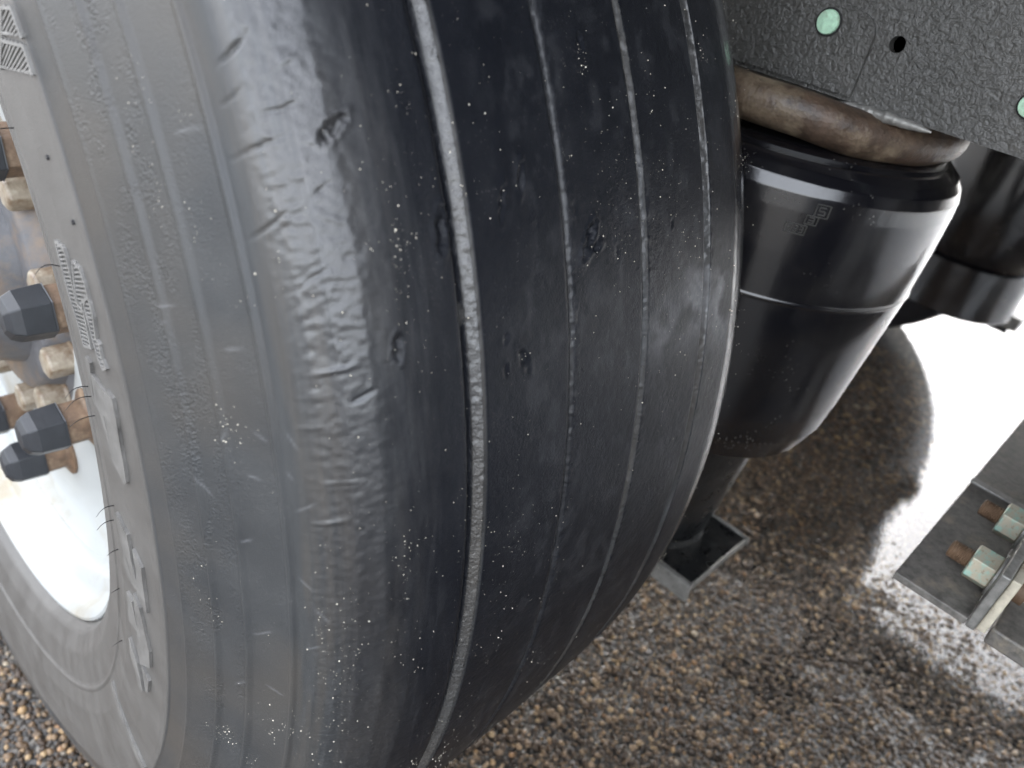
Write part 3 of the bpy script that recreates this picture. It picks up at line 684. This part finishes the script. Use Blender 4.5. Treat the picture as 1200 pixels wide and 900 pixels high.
# ------------------------------------------------------------------ angle bracket at the lower right
br = thing('angle_bracket', 'weathered grey steel angle bracket with two nuts, at the right edge', 'bracket', (.189, -.665, -.001))
def bp(o): o.location = (-.189, .665, .001); return o
bp(bm_obj('plate', box_bm(.189, .75, -.6865, -.640, -.0015, .004), M['steel'], br, False, bevel=.0008))
bp(bm_obj('upright_leg', box_bm(.1885, .75, -.6925, -.6868, -.0015, .044), M['edge_steel'], br, False, bevel=.0012))
bp(bm_obj('packing_strip', box_bm(.196, .75, -.6985, -.6930, -.004, .040), M['cream_plate'], br, False, bevel=.0008))
bp(bm_obj('weld_strip', box_bm(.3475, .3555, -.6866, -.6395, .0042, .0066), M['edge_steel'], br, False, bevel=.001))
bp(bm_obj('back_lug', box_bm(.225, .75, -.760, -.7015, -.030, -.016), M['steel'], br, False, bevel=.002))
b0 = None
for x in (.223, .293):
    if b0 is None:
        th = [(-.705, .0), (-.705, .0088), (-.6990, .0088), (-.6988, .0066)]; y = -.690
        while y < -.657: th += [(y, .0064), (y + .0007, .0058)]; y += .0014
        th += [(-.6565, .0052), (-.6560, 0)]
        b0 = bm_obj('bolt', lathe_bm(th, 20, 'Y'), M['rust'], br, True)
        nt_ = bm_obj('nut', lathe_bm([(-.6850, .0112), (-.6845, .0128), (-.6705, .0128), (-.6698, .0112), (-.6698, .006)], 6, 'Y', rot=.35), M['zinc'], b0, False, bevel=.0006)
        ws = bm_obj('washer', lathe_bm([(-.6866, .0068), (-.6866, .0148), (-.6852, .0148), (-.6850, .0068)], 32, 'Y'), M['edge_steel'], b0, True)
        cur = b0
    else:
        cur = b0.copy(); COL.objects.link(cur)
        for ch in (nt_, ws):
            d = ch.copy(); COL.objects.link(d); d.parent = cur
    cur.location = (x - .189, .665, .0205 + .001)

# ------------------------------------------------------------------ far side of the axle
def far_tyre():
    q = [(.150, .300), (.165, .31), (.182, .34), (.188, .39), (.186, .43), (.178, .47), (.168, .497), (.150, .512), (.0, .522), (-.150, .512), (-.168, .497), (-.178, .47), (-.186, .43), (-.188, .39), (-.182, .34), (-.165, .31), (-.150, .300)]
    bm = lathe_bm(q, 160, 'X')
    bmesh.ops.delete(bm, geom=[f for f in bm.faces if len(f.verts) > 4], context='FACES')
    for v in bm.verts: v.co.y *= .875; v.co.z = max(v.co.z * .933 - .030, GZ + .0005)
    return bm
fw = thing('truck_wheel', 'dark blurred truck tyre on the far side, behind the far air spring', 'wheel', (1.882, 0, GZ), 'wheels of the trailer axle')
o = bm_obj('tyre', far_tyre(), M['dark_rubber'], fw, True); o.location = (0, 0, -GZ); ft = o
o = bm_obj('rim', lathe_bm([(-.15, .301), (-.157, .303), (-.155, .290), (-.10, .275), (.05, .26), (.10, .22), (.10, 0)], 96, 'X'), M['hub'], fw, True); o.location = (0, 0, -GZ)
nw = thing('truck_wheel', 'unseen black truck tyre of the next axle, added behind the camera to block light', 'wheel', (.0, -1.32, GZ), 'wheels of the trailer axle')  # out of view, put in to keep light off the tread
o = ft.copy(); COL.objects.link(o); o.parent = nw; o.location = (0, 0, -GZ)
fs = thing('air_spring', 'blurred black air spring hanging in front of the far tyre', 'air spring', (1.535, -.351, -.242), 'air springs of the trailer axle'); fs.scale = (.965, .965, .965)
def fz(p): return [(a + .26, r) for a, r in p]
bm_obj('bellows', lathe_bm(fz([(-.135, .10), (-.143, .125), (-.138, .145), (-.115, .152), (.0, .155), (.15, .155), (.20, .14), (.225, .12)]), 96, 'Z'), M['black_bag'], fs, True)
bm_obj('piston', lathe_bm(fz([(-.26, 0), (-.26, .132), (-.255, .138), (-.15, .138), (-.13, .12)]), 96, 'Z'), M['black_bag'], fs, True)
bm_obj('bead_ring', lathe_bm(fz([(.218, .12), (.220, .132), (.232, .132), (.235, .12)]), 64, 'Z'), M['bead'], fs, True)
fb = thing('mounting_lug', 'small grey steel lug jutting out below the far air spring', 'bracket', (1.62, -.455, -.265))
o = bm_obj('lug_block', box_bm(-.055, .015, -.045, .03, .0, .03), M['edge_steel'], fb, False, bevel=.003)
o = bm_obj('lug_web', box_bm(-.052, .012, -.03, .06, -.012, -.001), M['black_steel'], fb, False, bevel=.002)
fr = thing('chassis_rail', 'dark chassis rail on the far side above the far air spring', 'chassis rail', (1.62, 0, .2365))
bm_obj('web', box_bm(.0, .08, -3, 3, 0, .26), M['rail'], fr)

# ------------------------------------------------------------------ the trailer floor overhead
td = thing('trailer_floor', 'dark underside of the trailer body over the wheel', 'trailer', (1., 0, .50))
bm_obj('deck', box_bm(-1.20, 1.22, -6.5, 5.5, .10, .16), M['deck'], td)
for k in range(14):
    bm_obj('cross_member', box_bm(-1.19, 1.21, -6.2 + k * .85, -6.12 + k * .85, .001, .0995), M['deck'], td)
